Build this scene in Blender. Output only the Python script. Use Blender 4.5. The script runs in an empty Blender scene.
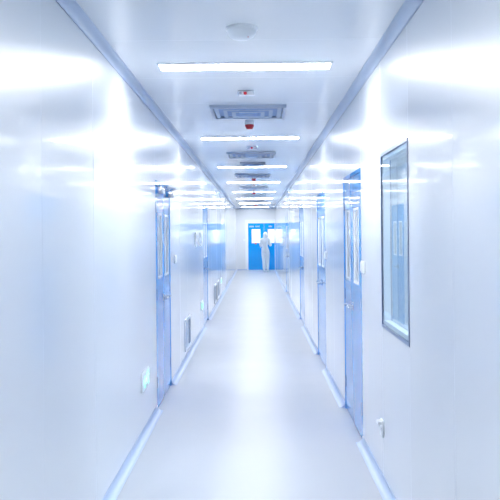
import bpy, bmesh, math, random
from mathutils import Vector, Matrix
random.seed(7)
C = bpy.context.scene.collection
PI = math.pi

# ------------------------------------------------------------------ dimensions (metres)
L, R, CEIL, END, BACK = 0.922, 0.793, 2.74, 35.3, -5.0
PER = 4.056                      # spacing of the repeating ceiling fittings
CX = -0.070                      # centre line of the ceiling fittings
DOOR_H = 2.10

# ------------------------------------------------------------------ materials
def mat(name, col, rough=.4, metal=0., ior=1.5, emit=None, es=0., coat=0., crough=.05, cior=1.22, noise=0., nscale=3., bump=0., bscale=40.):
    m = bpy.data.materials.new(name); m.use_nodes = True
    nt = m.node_tree; b = nt.nodes['Principled BSDF']
    b.inputs['Base Color'].default_value = (*col, 1)
    b.inputs['Roughness'].default_value = rough
    b.inputs['Metallic'].default_value = metal
    b.inputs['IOR'].default_value = ior
    b.inputs['Coat Weight'].default_value = coat
    b.inputs['Coat Roughness'].default_value = crough; b.inputs['Coat IOR'].default_value = cior
    if emit:
        b.inputs['Emission Color'].default_value = (*emit, 1)
        b.inputs['Emission Strength'].default_value = es
    tc = nt.nodes.new('ShaderNodeTexCoord')
    if noise:
        n = nt.nodes.new('ShaderNodeTexNoise'); n.inputs['Scale'].default_value = nscale
        n.inputs['Detail'].default_value = 4
        nt.links.new(tc.outputs['Object'], n.inputs['Vector'])
        r = nt.nodes.new('ShaderNodeMapRange')
        r.inputs['From Min'].default_value = .3; r.inputs['From Max'].default_value = .7
        r.inputs['To Min'].default_value = rough * (1 - noise); r.inputs['To Max'].default_value = rough * (1 + noise)
        nt.links.new(n.outputs['Fac'], r.inputs['Value']); nt.links.new(r.outputs['Result'], b.inputs['Roughness'])
        mx = nt.nodes.new('ShaderNodeMix'); mx.data_type = 'RGBA'
        mx.inputs['A'].default_value = (*[c * .985 for c in col], 1); mx.inputs['B'].default_value = (*[min(1, c * 1.015) for c in col], 1)
        nt.links.new(n.outputs['Fac'], mx.inputs['Factor']); nt.links.new(mx.outputs['Result'], b.inputs['Base Color'])
    if bump:
        n2 = nt.nodes.new('ShaderNodeTexNoise'); n2.inputs['Scale'].default_value = bscale
        nt.links.new(tc.outputs['Object'], n2.inputs['Vector'])
        bp = nt.nodes.new('ShaderNodeBump'); bp.inputs['Strength'].default_value = bump; bp.inputs['Distance'].default_value = .002
        nt.links.new(n2.outputs['Fac'], bp.inputs['Height']); nt.links.new(bp.outputs['Normal'], b.inputs['Normal'])
    return m

LIGHT = (.99, .98, .97)
M = dict(
    wall=mat('coated_wall_panel', (.715, .75, .79), .30, coat=1., crough=.07),
    ceil=mat('coated_ceiling_panel', (.77, .805, .85), .17),
    floor=mat('epoxy_floor', (.44, .475, .535), .33, noise=.08, nscale=2.0),
    base=mat('blue_cove', (.48, .58, .76), .35),
    cove=mat('ceiling_cove', (.48, .57, .72), .35),
    seam=mat('seam_sealant', (.55, .66, .82), .5),
    blue=mat('blue_door_enamel', (.0, .29, .78), .06, ior=1.42),
    pane=mat('frosted_door_glass', (.46, .50, .54), .07),
    alu=mat('white_aluminium', (.78, .82, .88), .3),
    dalu=mat('grey_aluminium', (.33, .38, .47), .35),
    wframe=mat('dark_window_frame', (.16, .22, .36), .3),
    vframe=mat('diffuser_frame_paint', (.46, .52, .62), .4),
    steel=mat('brushed_steel', (.55, .58, .63), .25, metal=1.),
    dark=mat('dark_gap', (.05, .07, .11), .6),
    plastic=mat('white_plastic', (.80, .84, .88), .35),
    grey=mat('grey_plastic', (.30, .34, .42), .4),
    diff=mat('diffuser_vane', (.56, .64, .76), .4),
    diffb=mat('diffuser_core', (.32, .47, .72), .45),
    red=mat('red_lens', (.55, .01, .03), .3, coat=.5),
    orange=mat('orange_gasket', (.85, .62, .52), .5),
    lamp=mat('light_diffuser', (.9, .9, .9), .5, emit=LIGHT, es=23.),
    signface=mat('exit_sign_face', (.70, .78, .88), .3),
    green=mat('exit_green', (.2, .9, .55), .4, emit=(.30, 1., .62), es=.8),
    cloth=mat('white_coverall_cloth', (.72, .82, .92), .8, bump=.4, bscale=60),
    skin=mat('skin', (.62, .40, .30), .55),
    glove=mat('latex_glove', (.78, .84, .90), .45),
    eye=mat('eye', (.03, .02, .02), .2),
    room=mat('room_paint', (.80, .83, .86), .5),
)
def glass_mat():
    m = bpy.data.materials.new('clear_glass'); m.use_nodes = True; nt = m.node_tree
    nt.nodes.remove(nt.nodes['Principled BSDF'])
    t = nt.nodes.new('ShaderNodeBsdfTransparent'); t.inputs['Color'].default_value = (.90, .96, .985, 1)
    g = nt.nodes.new('ShaderNodeBsdfGlossy'); g.inputs['Roughness'].default_value = .01
    f = nt.nodes.new('ShaderNodeFresnel'); f.inputs['IOR'].default_value = 1.5
    x = nt.nodes.new('ShaderNodeMixShader')
    ge = nt.nodes.new('ShaderNodeNewGeometry'); sub = nt.nodes.new('ShaderNodeMath'); sub.operation = 'SUBTRACT'; sub.inputs[0].default_value = 1
    mu = nt.nodes.new('ShaderNodeMath'); mu.operation = 'MULTIPLY'
    nt.links.new(ge.outputs['Backfacing'], sub.inputs[1]); nt.links.new(sub.outputs[0], mu.inputs[0]); nt.links.new(f.outputs[0], mu.inputs[1])
    nt.links.new(mu.outputs[0], x.inputs[0]); nt.links.new(t.outputs[0], x.inputs[1]); nt.links.new(g.outputs[0], x.inputs[2])
    nt.links.new(x.outputs[0], nt.nodes['Material Output'].inputs[0]); return m
M['glass'] = glass_mat()

# ------------------------------------------------------------------ helpers
def box(bm, x0, x1, y0, y1, z0, z1, bev=0.):
    r = bmesh.ops.create_cube(bm, size=1)
    for v in r['verts']:
        v.co = Vector(((x0 + x1) / 2 + v.co.x * (x1 - x0), (y0 + y1) / 2 + v.co.y * (y1 - y0), (z0 + z1) / 2 + v.co.z * (z1 - z0)))
    if bev:
        es = list({e for v in r['verts'] for e in v.link_edges})
        bmesh.ops.bevel(bm, geom=es, offset=bev, segments=2, profile=.5, affect='EDGES')
    return bm

def B(*boxes, bev=0.):
    bm = bmesh.new()
    for b in boxes: box(bm, *b, bev=bev)
    return bm

def ring(bm, a, b, d0, d1, plane='xz', inner=None):
    """rectangular ring: outer rect a=(u0,u1,v0,v1), inner rect b; extruded d0..d1 on the third axis"""
    def P(u, v, d): return (u, d, v) if plane == 'xz' else (u, v, d)
    def cor(r): return [(r[0], r[2]), (r[1], r[2]), (r[1], r[3]), (r[0], r[3])]
    i2 = inner or b
    o0 = [bm.verts.new(P(*c, d0)) for c in cor(a)]; o1 = [bm.verts.new(P(*c, d1)) for c in cor(a)]
    n0 = [bm.verts.new(P(*c, d0)) for c in cor(b)]; n1 = [bm.verts.new(P(*c, d1)) for c in cor(i2)]
    for k in range(4):
        j = (k + 1) % 4
        for q in ((o0[k], o0[j], n0[j], n0[k]), (o1[k], n1[k], n1[j], o1[j]), (o0[k], o1[k], o1[j], o0[j]), (n0[k], n0[j], n1[j], n1[k])):
            bm.faces.new(q)
    bmesh.ops.recalc_face_normals(bm, faces=bm.faces)
    return bm

def cyl(bm, p0, p1, r0, r1=None, seg=20):
    p0, p1 = Vector(p0), Vector(p1); r1 = r0 if r1 is None else r1
    d = p1 - p0; q = d.to_track_quat('Z', 'Y').to_matrix().to_4x4()
    bmesh.ops.create_cone(bm, cap_ends=True, segments=seg, radius1=r0, radius2=r1, depth=d.length,
                          matrix=Matrix.Translation((p0 + p1) / 2) @ q)
    return bm

def lathe(bm, prof, seg=32, c=(0, 0)):
    """profile of (radius, z) revolved about Z"""
    rows = []
    for r, z in prof:
        if r < 1e-6: rows.append([bm.verts.new((c[0], c[1], z))])
        else: rows.append([bm.verts.new((c[0] + r * math.cos(2 * PI * k / seg), c[1] + r * math.sin(2 * PI * k / seg), z)) for k in range(seg)])
    for a, b in zip(rows, rows[1:]):
        for k in range(seg):
            j = (k + 1) % seg
            if len(a) == 1 and len(b) == 1: continue
            if len(a) == 1: bm.faces.new((a[0], b[j], b[k]))
            elif len(b) == 1: bm.faces.new((a[k], a[j], b[0]))
            else: bm.faces.new((a[k], a[j], b[j], b[k]))
    bmesh.ops.recalc_face_normals(bm, faces=bm.faces)
    return bm

def obj(name, bm, m, parent=None, smooth=False, label=None):
    me = bpy.data.meshes.new(name); bm.to_mesh(me); bm.free()
    me.materials.append(M[m] if isinstance(m, str) else m)
    if smooth:
        for p in me.polygons: p.use_smooth = True
        try: me.set_sharp_from_angle(angle=math.radians(40))
        except Exception: pass
    o = bpy.data.objects.new(name, me); C.objects.link(o)
    if parent: o.parent = parent
    if label: o['label'] = label
    return o

def thing(name, label, cat, loc, rz=0., group=None, kind=None):
    o = bpy.data.objects.new(name, None); C.objects.link(o); o.empty_display_size = .1
    o.location = loc; o.rotation_euler = (0, 0, rz)
    o['label'] = label; o['category'] = cat
    if group: o['group'] = group
    if kind: o['kind'] = kind
    return o

def struct(name, bm, m, label=None, cat=None, smooth=False):
    o = obj(name, bm, m, smooth=smooth); o['kind'] = 'structure'
    if label: o['label'] = label; o['category'] = cat
    return o

def dup(root, loc, rz=None, label=None, name=None, group=None):
    r = root.copy(); C.objects.link(r); r.location = loc
    if rz is not None: r.rotation_euler = (0, 0, rz)
    if label: r['label'] = label
    if name: r.name = name
    if group: r['group'] = group
    for ch in list(root.children):
        c = ch.copy(); C.objects.link(c); c.parent = r
        for g in list(ch.children):
            d = g.copy(); C.objects.link(d); d.parent = c
    return r

RL, RR = PI / 2, -PI / 2         # turn a wall-mounted thing (front = local -Y) to the left / right wall
def left(u, z): return (-L, u, z)
def right(u, z): return (R, u, z)

# ------------------------------------------------------------------ shell
LD = [(7.28, 8.50), (13.68, 14.90)]
RD = [(6.10, 7.33), (9.33, 10.56), (13.68, 14.90), (20.8, 22.02)]
WIN = (4.19, 5.11, 1.0, 2.1)

def wall_panels(side, cuts, doors, window=None):
    bm = bmesh.new(); T = .06
    for a, b in zip(cuts, cuts[1:]):
        m = (a + b) / 2
        if any(d0 < m < d1 for d0, d1 in doors): zr = [(DOOR_H, CEIL)]
        elif window and window[0] < m < window[1]: zr = [(0, window[2]), (window[3], CEIL)]
        else: zr = [(0, CEIL)]
        w_ = .0007 if a < 9 else .0017; e0, e1 = random.uniform(-w_, w_), random.uniform(-w_, w_)
        for z0, z1 in zr:
            n0 = len(bm.verts)
            x = -L if side == 'l' else R
            s = -1 if side == 'l' else 1
            xs = sorted((x, x + s * T))
            box(bm, xs[0], xs[1], a, b, z0, z1, bev=.003 if a < 20 else 0)
            bm.verts.ensure_lookup_table()
            for v in bm.verts[n0:]:
                if abs(v.co.x - x) < .01:
                    t = (v.co.y - a) / (b - a)
                    v.co.x += s * ((.0012 if a < 9 else .0018) + e0 * (1 - t) + e1 * t)
    return bm

def cutlist(start, fixed, end, step):
    pts = sorted(set([start] + fixed + [end])); out = [pts[0]]
    for a, b in zip(pts, pts[1:]):
        n = max(1, round((b - a) / step))
        out += [a + (b - a) * k / n for k in range(1, n + 1)]
    return out
lc = cutlist(BACK, [3.44, 4.53, 5.62, 6.72] + [x for d in LD for x in d], END + .06, 1.12)
rc = cutlist(BACK, [3.24, WIN[0], WIN[1]] + [x for d in RD for x in d], END + .06, 1.05)
struct('wall_left', wall_panels('l', lc, LD), 'wall')
struct('wall_right', wall_panels('r', rc, RD, WIN), 'wall')
# ceiling panels, laid across the corridor
bm = bmesh.new()
for a, b in zip(*(lambda c: (c, c[1:]))(cutlist(BACK, [4.7], END + .06, 1.15))):
    n0 = len(bm.verts); box(bm, -L - .06, R + .06, a, b, CEIL, CEIL + .06, bev=.002 if a < 20 else 0)
struct('ceiling', bm, 'ceil')
struct('floor', B((-3.2, 3.2, BACK - .06, END + 3.1, -.10, 0)), 'floor')
struct('wall_back', B((-L - .06, R + .06, BACK - .06, BACK, 0, CEIL)), 'wall')
ED0, ED1 = -.437, R
struct('wall_end', B((-L, ED0, END, END + .06, 0, CEIL), (ED0, ED1, END, END + .06, DOOR_H + .03, CEIL)), 'wall')

def cove_run(bm, x, s, segs, top=False, w=.048):
    """concave cove strip along Y at wall x; s = direction into the corridor"""
    z0 = CEIL if top else 0.; sg = -1 if top else 1
    prof = [(0, 0), (0, w + .004), (.003, w + .004)]
    for k in range(9):
        a = PI / 2 * k / 8
        prof.append((w - (w - .003) * math.cos(a) , w - (w - .003) * math.sin(a)))
    prof += [(w + .006, .003), (w + .006, 0)]
    for y0, y1 in segs:
        A = [bm.verts.new((x + s * u, y0, z0 + sg * z)) for u, z in prof]
        Bv = [bm.verts.new((x + s * u, y1, z0 + sg * z)) for u, z in prof]
        n = len(prof)
        for k in range(n):
            bm.faces.new((A[k], A[(k + 1) % n], Bv[(k + 1) % n], Bv[k]))
        bm.faces.new(A); bm.faces.new(Bv[::-1])
    bmesh.ops.recalc_face_normals(bm, faces=bm.faces)
def gaps(doors):
    out = []; p = BACK
    for a, b in doors: out.append((p, a)); p = b
    return out + [(p, END)]
struct('baseboard_left', cove_run(bmesh.new(), 0, 1, []) or (lambda b: (cove_run(b, -L, 1, gaps(LD)), b)[1])(bmesh.new()), 'base', smooth=True)
struct('baseboard_right', (lambda b: (cove_run(b, R, -1, gaps(RD)), b)[1])(bmesh.new()), 'base', smooth=True)
struct('baseboard_end', B((-L + .05, ED0, END - .02, END, 0, .05), bev=.004), 'base')
struct('trim_1', (lambda b: (cove_run(b, -L, 1, [(BACK, END)], True), b)[1])(bmesh.new()), 'cove', smooth=True)
struct('trim_2', (lambda b: (cove_run(b, R, -1, [(BACK, END)], True), b)[1])(bmesh.new()), 'cove', smooth=True)
struct('trim_3', B((-L + .05, R - .05, END - .05, END, CEIL - .05, CEIL), bev=.012), 'cove')

# rooms seen through the glass
def shell(x0, x1, y0, y1, z1, skip):
    bm = bmesh.new(); t = .05
    if 'x0' not in skip: box(bm, x0 - t, x0, y0, y1, 0, z1)
    if 'x1' not in skip: box(bm, x1, x1 + t, y0, y1, 0, z1)
    if 'y0' not in skip: box(bm, x0, x1, y0 - t, y0, 0, z1)
    if 'y1' not in skip: box(bm, x0, x1, y1, y1 + t, 0, z1)
    box(bm, x0, x1, y0, y1, z1, z1 + t)
    return bm
struct('wall_anteroom', shell(-1.4, 1.4, END + .06, END + 3.0, 2.7, ['y0']), 'room')
struct('wall_anteroom_front', B((-1.4, -L - .06, END + .0, END + .06, 0, 2.7), (R + .06, 1.4, END, END + .06, 0, 2.7)), 'room')
struct('wall_side_room', shell(R + .06, 3.0, 2.6, 9.0, 2.7, ['x0']), 'room')

# ------------------------------------------------------------------ doors
def make_door(name, label, loc, rz, x0, x1, leaves, closer=False, end=False):
    """local frame: x along the wall, -y out of it, z up; origin at floor on the wall face"""
    d = thing(name, label, 'door', loc, rz, kind='structure')
    fw = .032; H = DOOR_H
    xr = x1 if end else x1 - fw
    fb = B((x0, x0 + fw, .0005, .055, 0, H), (x0 + fw, xr, .0005, .055, H - fw, H))
    if not end: box(fb, x1 - fw, x1, .0005, .055, 0, H)
    obj('door_frame', fb, 'alu' if end else 'blue', d)
    n = len(leaves)
    for i, (a, b, wa, wb) in enumerate(leaves):
        wz0, wz1 = 1.20, 1.79
        bm = ring(bmesh.new(), (a + .002, b - .002, .008, H - fw - .003), (wa, wb, wz0, wz1), .004, .05)
        lf = obj('door_leaf', bm, 'blue', d)
        obj('window_bead', ring(bmesh.new(), (wa - .012, wb + .012, wz0 - .012, wz1 + .012), (wa + .008, wb - .008, wz0 + .008, wz1 - .008), .001, .055), 'orange' if end else 'alu', lf)
        obj('window_pane', B((wa + .004, wb - .004, .012, .020, wz0 + .004, wz1 - .004)), 'glass' if end else 'pane', lf)
        hx = b - .065 if i == 0 else a + .065
        s = -1 if i == 0 else 1
        h = bmesh.new()
        box(h, hx - .022, hx + .022, -.002, .004, .955, 1.025, bev=.002)
        cyl(h, (hx, -.004, .99), (hx, -.052, .99), .011)
        cyl(h, (hx, -.046, .99), (hx + s * .125, -.046, .985), .010, .008)
        cyl(h, (hx + s * .125, -.046, .985), (hx + s * .125, -.018, .985), .008)
        obj('door_handle', h, 'steel', lf, smooth=True)
        ex = a if i == 0 else b
        if not (end and i):
            hg = bmesh.new()
            for hz in (.25, 1.05, 1.85): cyl(hg, (ex, .001, hz - .05), (ex, .001, hz + .05), .0045)
            obj('door_hinge', hg, 'steel', lf, smooth=True)
        if closer:
            q = bmesh.new(); s2 = 1 if i == 0 else -1
            bx = sorted((ex + s2 * .06, ex + s2 * .30))
            box(q, bx[0], bx[1], -.05, .008, H - .115, H - .055, bev=.006)
            cyl(q, (ex + s2 * .12, -.03, H - .055), (ex + s2 * .12, -.03, H - .03), .012)
            cyl(q, (ex + s2 * .12, -.03, H - .034), (ex + s2 * .27, -.085, H - .034), .008)
            cyl(q, (ex + s2 * .27, -.085, H - .034), (ex + s2 * .36, -.01, H - .02), .008)
            obj('door_closer', q, 'steel', lf, smooth=True)
    return d
def std_leaves(w):
    m = w / 2
    return [(.032, m, .032 + .15, m - .135), (m, w - .032, m + .135, w - .032 - .15)]
k = 1
ld_labels = ['glossy light blue double door on the left wall, nearest the viewer, with closers at its top',
             'distant blue double door on the left wall, beyond the low louvred grille']
rd_labels = ['glossy light blue double door on the right wall beside the glass window',
             'second blue double door along the right wall, narrow at this angle',
             'third blue double door along the right wall, far down the corridor',
             'farthest blue double door on the right wall, close to the blue end door']
for (a, b), lab in zip(LD, ld_labels):
    make_door('door_%d' % k, lab, left(a, 0), RL, 0, b - a, std_leaves(b - a), closer=(k == 1)); k += 1
for (a, b), lab in zip(RD, rd_labels):
    make_door('door_%d' % k, lab, right(b, 0), RR, 0, b - a, std_leaves(b - a)); k += 1
ed = make_door('door_%d' % k, 'bright blue double door with white windows closing the far end of the corridor', (0, END, 0), 0,
               ED0, ED1, [(-.397, .31, -.22, .14), (.31, R - .004, .485, R - .03)], closer=False, end=True)
for (a, b) in ((-.34, -.13), (-.07, .13), (.52, .68)):
    s = bmesh.new(); n = 5
    for q in range(n):                                   # row of small characters, unreadable at this distance
        u0 = a + (b - a) * q / n; w = (b - a) / n * .72
        box(s, u0, u0 + w, .0025, .0046, 1.90, 1.912); box(s, u0, u0 + w, .0025, .0046, 1.935, 1.947)
        box(s, u0 + w * .4, u0 + w * .6, .0025, .0046, 1.89, 1.955)
    obj('door_lettering', s, 'plastic', ed, label='small row of white lettering above the door window')
obj('door_sticker', B((-.10, -.02, .0025, .0048, 1.145, 1.185)), 'red', ed, label='small red sticker under the left window')
obj('door_jamb', B((ED0 - .09, ED0, -.012, 0, 0, DOOR_H + .12), (ED0, ED1, -.012, 0, DOOR_H + .0, DOOR_H + .12), bev=.003), 'alu', ed)

# ------------------------------------------------------------------ window on the right wall (local x = towards the viewer)
w = thing('window_1', 'rectangular glass window set flush in the right wall', 'window', right(WIN[1], 0), RR, kind='structure')
W = WIN[1] - WIN[0]; z0, z1 = WIN[2], WIN[3]
obj('window_frame', ring(bmesh.new(), (0, W, z0, z1), (.018, W - .018, z0 + .018, z1 - .018), -.002, .064), 'wframe', w)
obj('window_pane', B((.018, W - .018, .002, .008, z0 + .018, z1 - .018)), 'glass', w)
obj('window_pane', B((.018, W - .018, .052, .058, z0 + .018, z1 - .018)), 'glass', w)
obj('window_seal', ring(bmesh.new(), (.02, W - .02, z0 + .02, z1 - .02), (.045, W - .045, z0 + .045, z1 - .045), .010, .050), 'alu', w)

# ------------------------------------------------------------------ ceiling fittings (local origin on the ceiling face, z down negative)
def make_light(label, loc):
    t = thing('ceiling_light', label, 'ceiling light', loc, group='strip lights along the corridor ceiling')
    hw, hd = .585, .105
    obj('light_housing', ring(bmesh.new(), (-hw, hw, -hd, hd), (-hw + .012, hw - .012, -hd + .012, hd - .012), -.010, 0, 'xy'), 'alu', t)
    obj('light_diffuser', B((-hw + .012, hw - .012, -hd + .012, hd - .012, -.009, -.001)), 'lamp', t)
    return t
lt0 = make_light('nearest and widest strip light on the ceiling, just past the round white detector', (CX, 5.42, CEIL))
llab = {-1: 'strip light on the ceiling over the viewer, above the top of the frame',
        -2: 'strip light on the ceiling behind the viewer',
        1: 'second strip light from the viewer, just past the large red tipped fire alarm',
        2: 'third strip light from the viewer, just past the small ceiling grille',
        3: 'fourth strip light from the viewer, past the third square air diffuser',
        4: 'fifth strip light from the viewer on the ceiling',
        5: 'sixth strip light from the viewer on the ceiling',
        6: 'second to last strip light, near the far end of the ceiling',
        7: 'last strip light, right before the end wall above the blue door'}
for q, lab in llab.items(): dup(lt0, (CX, 5.42 + PER * q, CEIL), label=lab)
r1 = dup(lt0, (0, END + 1.3, 2.7), label='front ceiling light in the room behind the blue end door', group='lights of the adjoining rooms')
dup(r1, (0, END + 2.3, 2.7), label='unseen fill lamp added at the rear of the room behind the blue end door')  # second lamp added to make the end door panes whiter
dup(lt0, (1.95, 4.2, 2.7), label='unseen fill lamp added nearer the viewer in the room behind the right wall window', group='lights of the adjoining rooms')  # invented lamp, placed so the window glass looks lit from inside
r2 = dup(lt0, (1.95, 6.4, 2.7), label='unseen fill lamp added farther back in the room behind the right wall window', group='lights of the adjoining rooms')  # also an added lamp, brightens the room seen through the window

def make_diffuser(label, loc):
    t = thing('air_diffuser', label, 'air vent', loc, group='square air diffusers along the corridor ceiling')
    s = .34
    obj('diffuser_frame', ring(bmesh.new(), (-s, s, -s, s), (-s + .03, s - .03, -s + .03, s - .03), -.028, 0, 'xy'), 'vframe', t)
    v = bmesh.new()
    for o, zz in ((.30, -.020), (.225, -.026), (.15, -.032)):
        ring(v, (-o, o, -o, o), (-o + .035, o - .035, -o + .035, o - .035), zz - .004, zz, 'xy')
    obj('diffuser_vanes', v, 'diff', t)
    obj('diffuser_core', B((-.085, .085, -.085, .085, -.040, -.006), bev=.006), 'diffb', t)
    obj('diffuser_plenum', B((-.31, .31, -.31, .31, -.006, -.001)), 'diffb', t)
    return t
df0 = make_diffuser('largest and nearest square air diffuser on the ceiling', (CX, 7.41, CEIL))
dl = ['second square air diffuser from the viewer, past the second strip light', 'third square air diffuser from the viewer, behind the third strip light',
      'fourth square air diffuser from the viewer on the ceiling', 'fifth square air diffuser from the viewer on the ceiling',
      'sixth square air diffuser, near the far end of the ceiling', 'farthest square air diffuser, close to the end wall']
for q, lab in enumerate(dl): dup(df0, (CX, 7.41 + PER * (q + 1), CEIL), label=lab)

# small ceiling grille in front of the third strip light
g = thing('ceiling_grille', 'small square grille on the ceiling in front of the third strip light', 'air vent', (-.06, 12.9, CEIL))
obj('grille_frame', ring(bmesh.new(), (-.2, .2, -.2, .2), (-.17, .17, -.17, .17), -.03, 0, 'xy'), 'dalu', g)
v = bmesh.new()
for q in range(7): box(v, -.17, .17, -.155 + q * .05, -.15 + q * .05, -.028, -.004)
obj('grille_blades', v, 'diffb', g)

# round white smoke detector
s = thing('smoke_detector', 'round white smoke detector nearest the viewer on the ceiling', 'detector', (-.074, 4.42, CEIL))
obj('detector_base', lathe(bmesh.new(), [(0, 0), (.088, 0), (.090, -.012), (.084, -.020), (0, -.020)]), 'plastic', s, True)
obj('detector_body', lathe(bmesh.new(), [(0, -.016), (.080, -.018), (.078, -.036), (.066, -.052), (.048, -.062), (.022, -.067), (0, -.068)]), 'plastic', s, True)
obj('indicator_lamp', lathe(bmesh.new(), [(0, -.055), (.004, -.056), (.004, -.062), (0, -.063)], 12, (.035, -.035)), 'red', s)

# small sensor boxes with a red and a grey dot
def make_sensor(label, loc):
    t = thing('ceiling_sensor', label, 'sensor', loc, group='small sensor boxes on the ceiling')
    obj('sensor_housing', B((-.065, .065, -.03, .03, -.036, 0), bev=.008), 'plastic', t)
    obj('sensor_lamp', lathe(bmesh.new(), [(0, -.010), (.013, -.011), (.013, -.028), (.008, -.033), (0, -.034)], 16, (-.008, -.03)), 'red', t, True, label='red indicator dot')
    obj('sensor_eye', lathe(bmesh.new(), [(0, -.010), (.010, -.011), (.010, -.028), (0, -.031)], 16, (-.046, -.03)), 'grey', t, True, label='grey sensor eye')
    return t
sn = make_sensor('small white sensor box with red dot just past the nearest strip light', (-.075, 6.39, CEIL))
dup(sn, (-.05, 10.45, CEIL), label='small white sensor box just in front of the second square air diffuser')
dup(sn, (-.05, 18.6, CEIL), label='far small white sensor box in front of the fourth square air diffuser')

# red tipped fire alarms
def make_alarm(label, loc):
    t = thing('fire_alarm', label, 'fire alarm', loc, group='red tipped fire alarms along the ceiling')
    obj('alarm_base', lathe(bmesh.new(), [(0, 0), (.040, 0), (.046, -.010), (.046, -.040), (0, -.040)]), 'plastic', t, True)
    obj('alarm_lens', lathe(bmesh.new(), [(0, -.038), (.046, -.040), (.044, -.060), (.028, -.084), (0, -.088)]), 'red', t, True, label='dark red lens')
    return t
al = make_alarm('nearest red tipped fire alarm hanging from the ceiling past the nearest air diffuser', (-.065, 8.07, CEIL))
dup(al, (-.05, 15.97, CEIL), label='second red tipped fire alarm, past the third air diffuser')
dup(al, (-.07, 21.4, CEIL), label='third red tipped fire alarm, far along the ceiling')
dup(al, (-.04, 30.6, CEIL), label='farthest red tipped fire alarm, near the end wall')

# ------------------------------------------------------------------ things on the walls (local front = -y)
def stroke(bm, pts, wd):
    for (xa, za), (xb, zb) in zip(pts, pts[1:]):
        d = Vector((xb - xa, zb - za)); n = Vector((-d.y, d.x)).normalized() * wd / 2
        q = [(xa + n.x, za + n.y), (xb + n.x, zb + n.y), (xb - n.x, zb - n.y), (xa - n.x, za - n.y)]
        f = [bm.verts.new((x, -.0175, z)) for x, z in q]; b = [bm.verts.new((x, -.013, z)) for x, z in q]
        bm.faces.new(f); bm.faces.new(b[::-1])
        for k in range(4): bm.faces.new((f[k], b[k], b[(k + 1) % 4], f[(k + 1) % 4]))
def make_exit(label, loc, rz):
    t = thing('exit_sign', label, 'exit sign', loc, rz, group='low green exit signs on the left wall')
    obj('sign_housing', B((0, .38, -.012, 0, 0, .15), bev=.003), 'plastic', t)
    obj('sign_face', B((.012, .368, -.0145, -.010, .012, .138)), 'signface', t)
    p = bmesh.new()
    stroke(p, [(.245, .085), (.225, .060), (.185, .052)], .017)        # leg
    stroke(p, [(.245, .085), (.265, .055), (.300, .030)], .017)        # leg
    stroke(p, [(.262, .112), (.242, .078)], .026)                       # trunk
    stroke(p, [(.260, .108), (.225, .105), (.205, .082)], .012)        # arm
    stroke(p, [(.262, .108), (.290, .088), (.312, .098)], .012)        # arm
    bmesh.ops.create_circle(p, cap_ends=True, segments=14, radius=.013, matrix=Matrix.Translation((.278, -.0175, .122)) @ Matrix.Rotation(PI / 2, 4, 'X'))
    stroke(p, [(.165, .070), (.060, .070)], .020)                       # arrow
    stroke(p, [(.100, .108), (.055, .070), (.100, .032)], .018)
    bmesh.ops.recalc_face_normals(p, faces=p.faces)
    obj('sign_pictogram', p, 'green', t, label='glowing green running figure and arrow')
    return t
ex = make_exit('nearest green running figure exit sign low on the left wall', left(6.30, .355), RL)
dup(ex, left(12.95, .355), label='second green exit sign, low on the left wall between grille and far blue door')
dup(ex, left(20.0, .355), label='farthest green exit sign low on the left wall')

def make_grille(label, loc, rz):
    t = thing('return_grille', label, 'air vent', loc, rz, group='low louvred grilles on the left wall')
    obj('grille_frame', ring(bmesh.new(), (0, .75, 0, .40), (.03, .72, .03, .37), -.016, 0), 'alu', t)
    obj('grille_face', B((.03, .72, -.008, -.001, .03, .37)), 'alu', t)
    for a, b_, m_ in ((.07, .17, 'diff'), (.46, .66, 'dalu')):
        sl = obj('grille_slot', B((a, b_, -.0095, -.007, .045, .355)), m_, t)
        v = bmesh.new(); n_ = int((b_ - a) / .022)
        for q in range(n_): box(v, a + q * .022, a + q * .022 + .005, -.020, -.009, .045, .355)
        obj('grille_blades', v, m_, sl)
    return t
gr = make_grille('nearest low louvred grille on the left wall, past the near blue door', left(10.08, .12), RL)
dup(gr, left(16.95, .12), label='second low louvred grille on the left wall, past the far blue door')
dup(gr, left(18.25, .12), label='farthest low louvred grille on the left wall')

def make_switch(label, loc, rz, n=2, h=.09, w_=.17):
    t = thing('light_switch', label, 'switch', loc, rz)
    obj('switch_plate', B((0, w_, -.012, 0, 0, h), bev=.003), 'plastic', t)
    for q in range(n):
        a = .008 + q * (w_ - .016) / n
        obj('rocker', B((a + .003, a + (w_ - .016) / n - .003, -.017, -.010, .012, h - .012), bev=.002), 'plastic', t)
    return t
make_switch('white double rocker switch between the near blue door and the window on the right wall', right(6.05, 1.30), RR)
make_switch('white switch on the right wall beside the second blue door', right(9.26, 1.30), RR)
make_switch('white switch on the left wall past the near blue door', left(8.85, 1.28), RL)
make_switch('tiny white switch on the end wall left of the blue door', (-.61, END, 1.28), 0, 1, .09, .09)

def make_panel(label, loc, rz):
    t = thing('control_panel', label, 'control panel', loc, rz, group='small control panels on the left wall')
    obj('panel_case', B((0, .10, -.022, .004, 0, .22), bev=.003), 'alu', t)
    obj('panel_display', B((.015, .085, -.0235, -.020, .13, .20)), 'grey', t, label='grey display')
    for q in range(3): obj('panel_button', B((.02 + q * .024, .036 + q * .024, -.026, -.020, .05, .08), bev=.002), 'grey' if q != 1 else 'red', t)
    return t
pp = make_panel('nearer of the two small control panels on the left wall at eye height', left(11.88, 1.41), RL)
dup(pp, left(12.80, 1.41), label='farther of the two small control panels on the left wall at eye height')

so = thing('wall_socket', 'small white power socket low on the right wall below the window', 'socket', right(5.16, .30), RR)
obj('socket_plate', B((0, .09, -.010, 0, 0, .105), bev=.003), 'plastic', so)
obj('socket_cover', B((.012, .078, -.036, -.009, .078, .100), bev=.005), 'plastic', so)
v = bmesh.new()
v.free()
for a, b_ in ((.028, .032), (.058, .062)): obj('socket_slot', B((a, b_, -.0108, -.0095, .035, .055)), 'dark', so)

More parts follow.
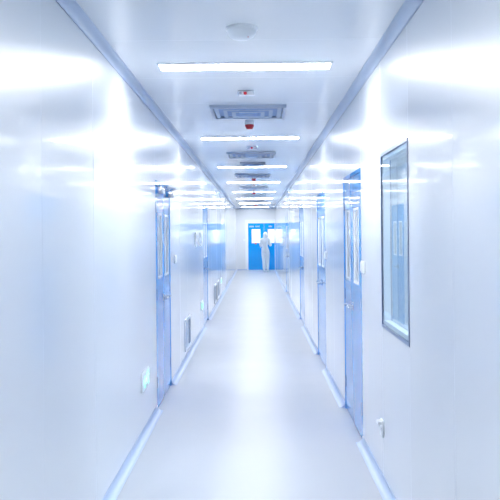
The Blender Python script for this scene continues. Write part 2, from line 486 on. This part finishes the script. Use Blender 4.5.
# ------------------------------------------------------------------ the person in white coveralls
def skin_mesh(name, nodes, edges, root, m, parent, sub=2):
    """nodes: name -> (x,y,z,rx,ry); grown with the Skin modifier into one continuous surface"""
    keys = list(nodes); me = bpy.data.meshes.new(name)
    me.from_pydata([nodes[k_][:3] for k_ in keys], [(keys.index(a), keys.index(b)) for a, b in edges], [])
    o = bpy.data.objects.new(name, me); C.objects.link(o)
    mod = o.modifiers.new('s', 'SKIN'); mod.use_smooth_shade = True
    for i, k_ in enumerate(keys):
        sv = me.skin_vertices[0].data[i]; n_ = nodes[k_]
        sv.radius = (n_[3], n_[4] if len(n_) > 4 else n_[3]); sv.use_root = (k_ == root)
    sb = o.modifiers.new('u', 'SUBSURF'); sb.levels = sub; sb.render_levels = sub
    dg = bpy.context.evaluated_depsgraph_get(); dg.update()
    nm = bpy.data.meshes.new_from_object(o.evaluated_get(dg))
    bpy.data.objects.remove(o)
    nm.materials.clear(); nm.materials.append(M[m])
    for p in nm.polygons: p.use_smooth = True
    r = bpy.data.objects.new(name, nm); C.objects.link(r); r.parent = parent
    return r

pr = thing('person', 'person in white hooded coverall seen from behind, standing before the blue end door', 'person', (.345, 33.3, 0), math.radians(-12))
# joints: facing +Y, x = own right
J = {
 'pelvis': (-.01, 0, .90, .120, .100), 'waist': (-.02, .0, 1.03, .112, .092), 'chest': (-.025, .005, 1.20, .128, .098), 'upper': (-.015, 0, 1.335, .105, .075),
 'neck': (0, .012, 1.425, .048, .050), 'skull0': (0, .030, 1.50, .060, .068), 'skull': (0, .030, 1.565, .072, .085), 'crown': (0, .022, 1.615, .058, .068),
 'sr': (.150, 0, 1.345, .056, .056), 'er': (.225, -.02, 1.10, .042, .042), 'wr': (.150, .215, 1.16, .026, .022),
 'sl': (-.150, 0, 1.345, .056, .056), 'el': (-.215, -.01, 1.09, .042, .042), 'wl': (-.120, .215, 1.12, .026, .022),
 'hr': (.085, 0, .85, .090, .092), 'kr': (.085, .02, .48, .056, .058), 'ar': (.075, -.01, .085, .036, .038), 'tr': (.085, .13, .035, .038, .026),
 'hl': (-.085, 0, .85, .090, .092), 'kl': (-.075, .06, .48, .056, .058), 'al': (-.060, .05, .085, .036, .038), 'tl': (-.065, .19, .035, .038, .026),
}
E = [('pelvis', 'waist'), ('waist', 'chest'), ('chest', 'upper'), ('upper', 'neck'), ('neck', 'skull0'), ('skull0', 'skull'), ('skull', 'crown'),
     ('upper', 'sr'), ('sr', 'er'), ('er', 'wr'), ('upper', 'sl'), ('sl', 'el'), ('el', 'wl'),
     ('pelvis', 'hr'), ('hr', 'kr'), ('kr', 'ar'), ('ar', 'tr'), ('pelvis', 'hl'), ('hl', 'kl'), ('kl', 'al'), ('al', 'tl')]
JB = dict(J); EB = list(E)
# nose on the body, hands with palm, four fingers and thumb
JB['nose'] = (0, .125, 1.548, .010, .010); EB.append(('skull', 'nose'))
def hand(nodes, edges, wrist, s, p):
    wx, wy, wz = nodes[wrist][:3]
    d = Vector((-.55 * s, .80, .12)).normalized(); side = Vector((0, -.15, 1)).normalized(); curl = Vector((-.8 * s, -.5, 0)).normalized()
    pm = Vector((wx, wy, wz)) + d * .045
    nodes[p + 'palm'] = (*pm, .034, .016); edges.append((wrist, p + 'palm'))
    for q, (off, ln) in enumerate(((.027, .070), (.009, .078), (-.009, .073), (-.026, .057))):
        a = pm + d * .040 + side * off; b = a + d * ln * .5 + curl * ln * .18; c = b + d * ln * .25 + curl * ln * .35
        nodes[p + 'a%d' % q] = (*a, .0090, .0090); nodes[p + 'b%d' % q] = (*b, .0082, .0082); nodes[p + 'c%d' % q] = (*c, .0070, .0070)
        edges += [(p + 'palm', p + 'a%d' % q), (p + 'a%d' % q, p + 'b%d' % q), (p + 'b%d' % q, p + 'c%d' % q)]
    a = pm - d * .015 + side * .036; b = a + side * .026 + d * .022; c = b + d * .026 + curl * .01
    nodes[p + 't0'] = (*a, .011, .011); nodes[p + 't1'] = (*b, .0095, .0095); nodes[p + 't2'] = (*c, .008, .008)
    edges += [(p + 'palm', p + 't0'), (p + 't0', p + 't1'), (p + 't1', p + 't2')]
hand(JB, EB, 'wr', 1, 'R'); hand(JB, EB, 'wl', -1, 'L')
body = skin_mesh('body', JB, EB, 'pelvis', 'skin', pr)
# coverall: loose cloth over trunk, arms and legs
JC = {k_: (*v_[:3], v_[3] + .016, v_[4] + .016) for k_, v_ in J.items() if k_ not in ('skull0', 'skull', 'crown', 'tr', 'tl')}
JC['waist'] = (-.02, 0, 1.03, .140, .122); JC['chest'] = (-.025, .005, 1.20, .156, .125); JC['upper'] = (-.015, 0, 1.335, .125, .10); JC['pelvis'] = (-.01, 0, .90, .138, .125)
for k_ in ('kr', 'kl'): JC[k_] = (*J[k_][:3], .078, .080)
JC['ar'] = (.078, -.005, .085, .066, .068); JC['al'] = (-.065, .05, .085, .066, .068)
for k_ in ('hr', 'hl'): JC[k_] = (*J[k_][:3], .104, .108)
for k_ in ('er', 'el'): JC[k_] = (*J[k_][:3], .062, .060)
JC['wr'] = (.141, .243, 1.167, .036, .034); JC['wl'] = (-.108, .242, 1.124, .036, .034)
EC = [e for e in E if e[0] in JC and e[1] in JC]
skin_mesh('coverall', JC, EC, 'pelvis', 'cloth', pr)
# hood: cloth shell around head and neck with a face opening
h = bmesh.new(); bmesh.ops.create_uvsphere(h, u_segments=64, v_segments=48, radius=1)
for v_ in h.verts:
    x, y, z = v_.co; zz = z
    rx, ry = .094, .112
    if z < -.2: t_ = min(1, (-z - .2) / .8); rx += .055 * t_; ry += .02 * t_; 
    v_.co = Vector((x * rx * (1.25 if z < -.6 else 1), .025 + y * ry, 1.548 + z * (.127 if z > 0 else .17)))
dele = [f for f in h.faces if f.calc_center_median().y > .06 and (f.calc_center_median().x / .060) ** 2 + ((f.calc_center_median().z - 1.550) / .072) ** 2 < 1]
bmesh.ops.delete(h, geom=dele, context='FACES')
ho = obj('hood', h, 'cloth', pr, smooth=True)
sm = ho.modifiers.new('thick', 'SOLIDIFY'); sm.thickness = .004
for p_, w_, s_ in (('R', 'wr', 1), ('L', 'wl', -1)):           # thin gloves over the hands
    GN = {w_: (*J[w_][:3], .030, .026)}; GE = []
    hand(GN, GE, w_, s_, p_)
    GN = {k_: (*v_[:3], v_[3] + .0015, v_[4] + .0015) for k_, v_ in GN.items()}
    skin_mesh('glove', GN, GE, w_, 'glove', pr)
# face mask and eyes
mk = bmesh.new(); bmesh.ops.create_uvsphere(mk, u_segments=24, v_segments=16, radius=1)
for v_ in mk.verts: v_.co = Vector((v_.co.x * .060, .072 + max(v_.co.y, -.3) * .054, 1.520 + v_.co.z * .036))
obj('face_mask', mk, 'glove', pr, smooth=True)
for s_ in (-1, 1):
    e = bmesh.new(); bmesh.ops.create_uvsphere(e, u_segments=16, v_segments=12, radius=.012, matrix=Matrix.Translation((s_ * .030, .094, 1.574)))
    obj('eye', e, 'eye', pr, smooth=True)
# overshoes
for s_, a, t_ in ((1, 'ar', 'tr'), (-1, 'al', 'tl')):
    A, T_ = J[a], J[t_]; q = bmesh.new()
    bmesh.ops.create_uvsphere(q, u_segments=20, v_segments=14, radius=1)
    cy = (A[1] + T_[1]) / 2; cxx = (A[0] + T_[0]) / 2
    for v_ in q.verts:
        f = (v_.co.y + 1) / 2; v_.co = Vector((cxx + v_.co.x * .052, cy + v_.co.y * .145, max(.001, .055 + v_.co.z * (.085 - .035 * f) - .01 * f)))
    obj('overshoe', q, 'cloth', pr, smooth=True)

# ------------------------------------------------------------------ camera and view
cam = bpy.data.cameras.new('camera'); co = bpy.data.objects.new('camera', cam); C.objects.link(co)
cam.sensor_width = 36; cam.lens = 57.6; cam.clip_start = .05; cam.clip_end = 100
cam.shift_x = -.014; cam.shift_y = -.0324
co.location = (0, 0, 1.6); co.rotation_euler = (PI / 2, math.radians(.55), 0)
S = bpy.context.scene; S.camera = co
wd = bpy.data.worlds.new('world'); S.world = wd; wd.use_nodes = True
wd.node_tree.nodes['Background'].inputs[0].default_value = (.7, .8, 1, 1); wd.node_tree.nodes['Background'].inputs[1].default_value = .05
S.view_settings.view_transform = 'Standard'; S.view_settings.look = 'None'
S.view_settings.exposure = 1.45; S.view_settings.gamma = 1; S.view_settings.use_curve_mapping = False
S.cycles.max_bounces = 12; S.cycles.diffuse_bounces = 8; S.cycles.glossy_bounces = 8
S.cycles.use_denoising = True
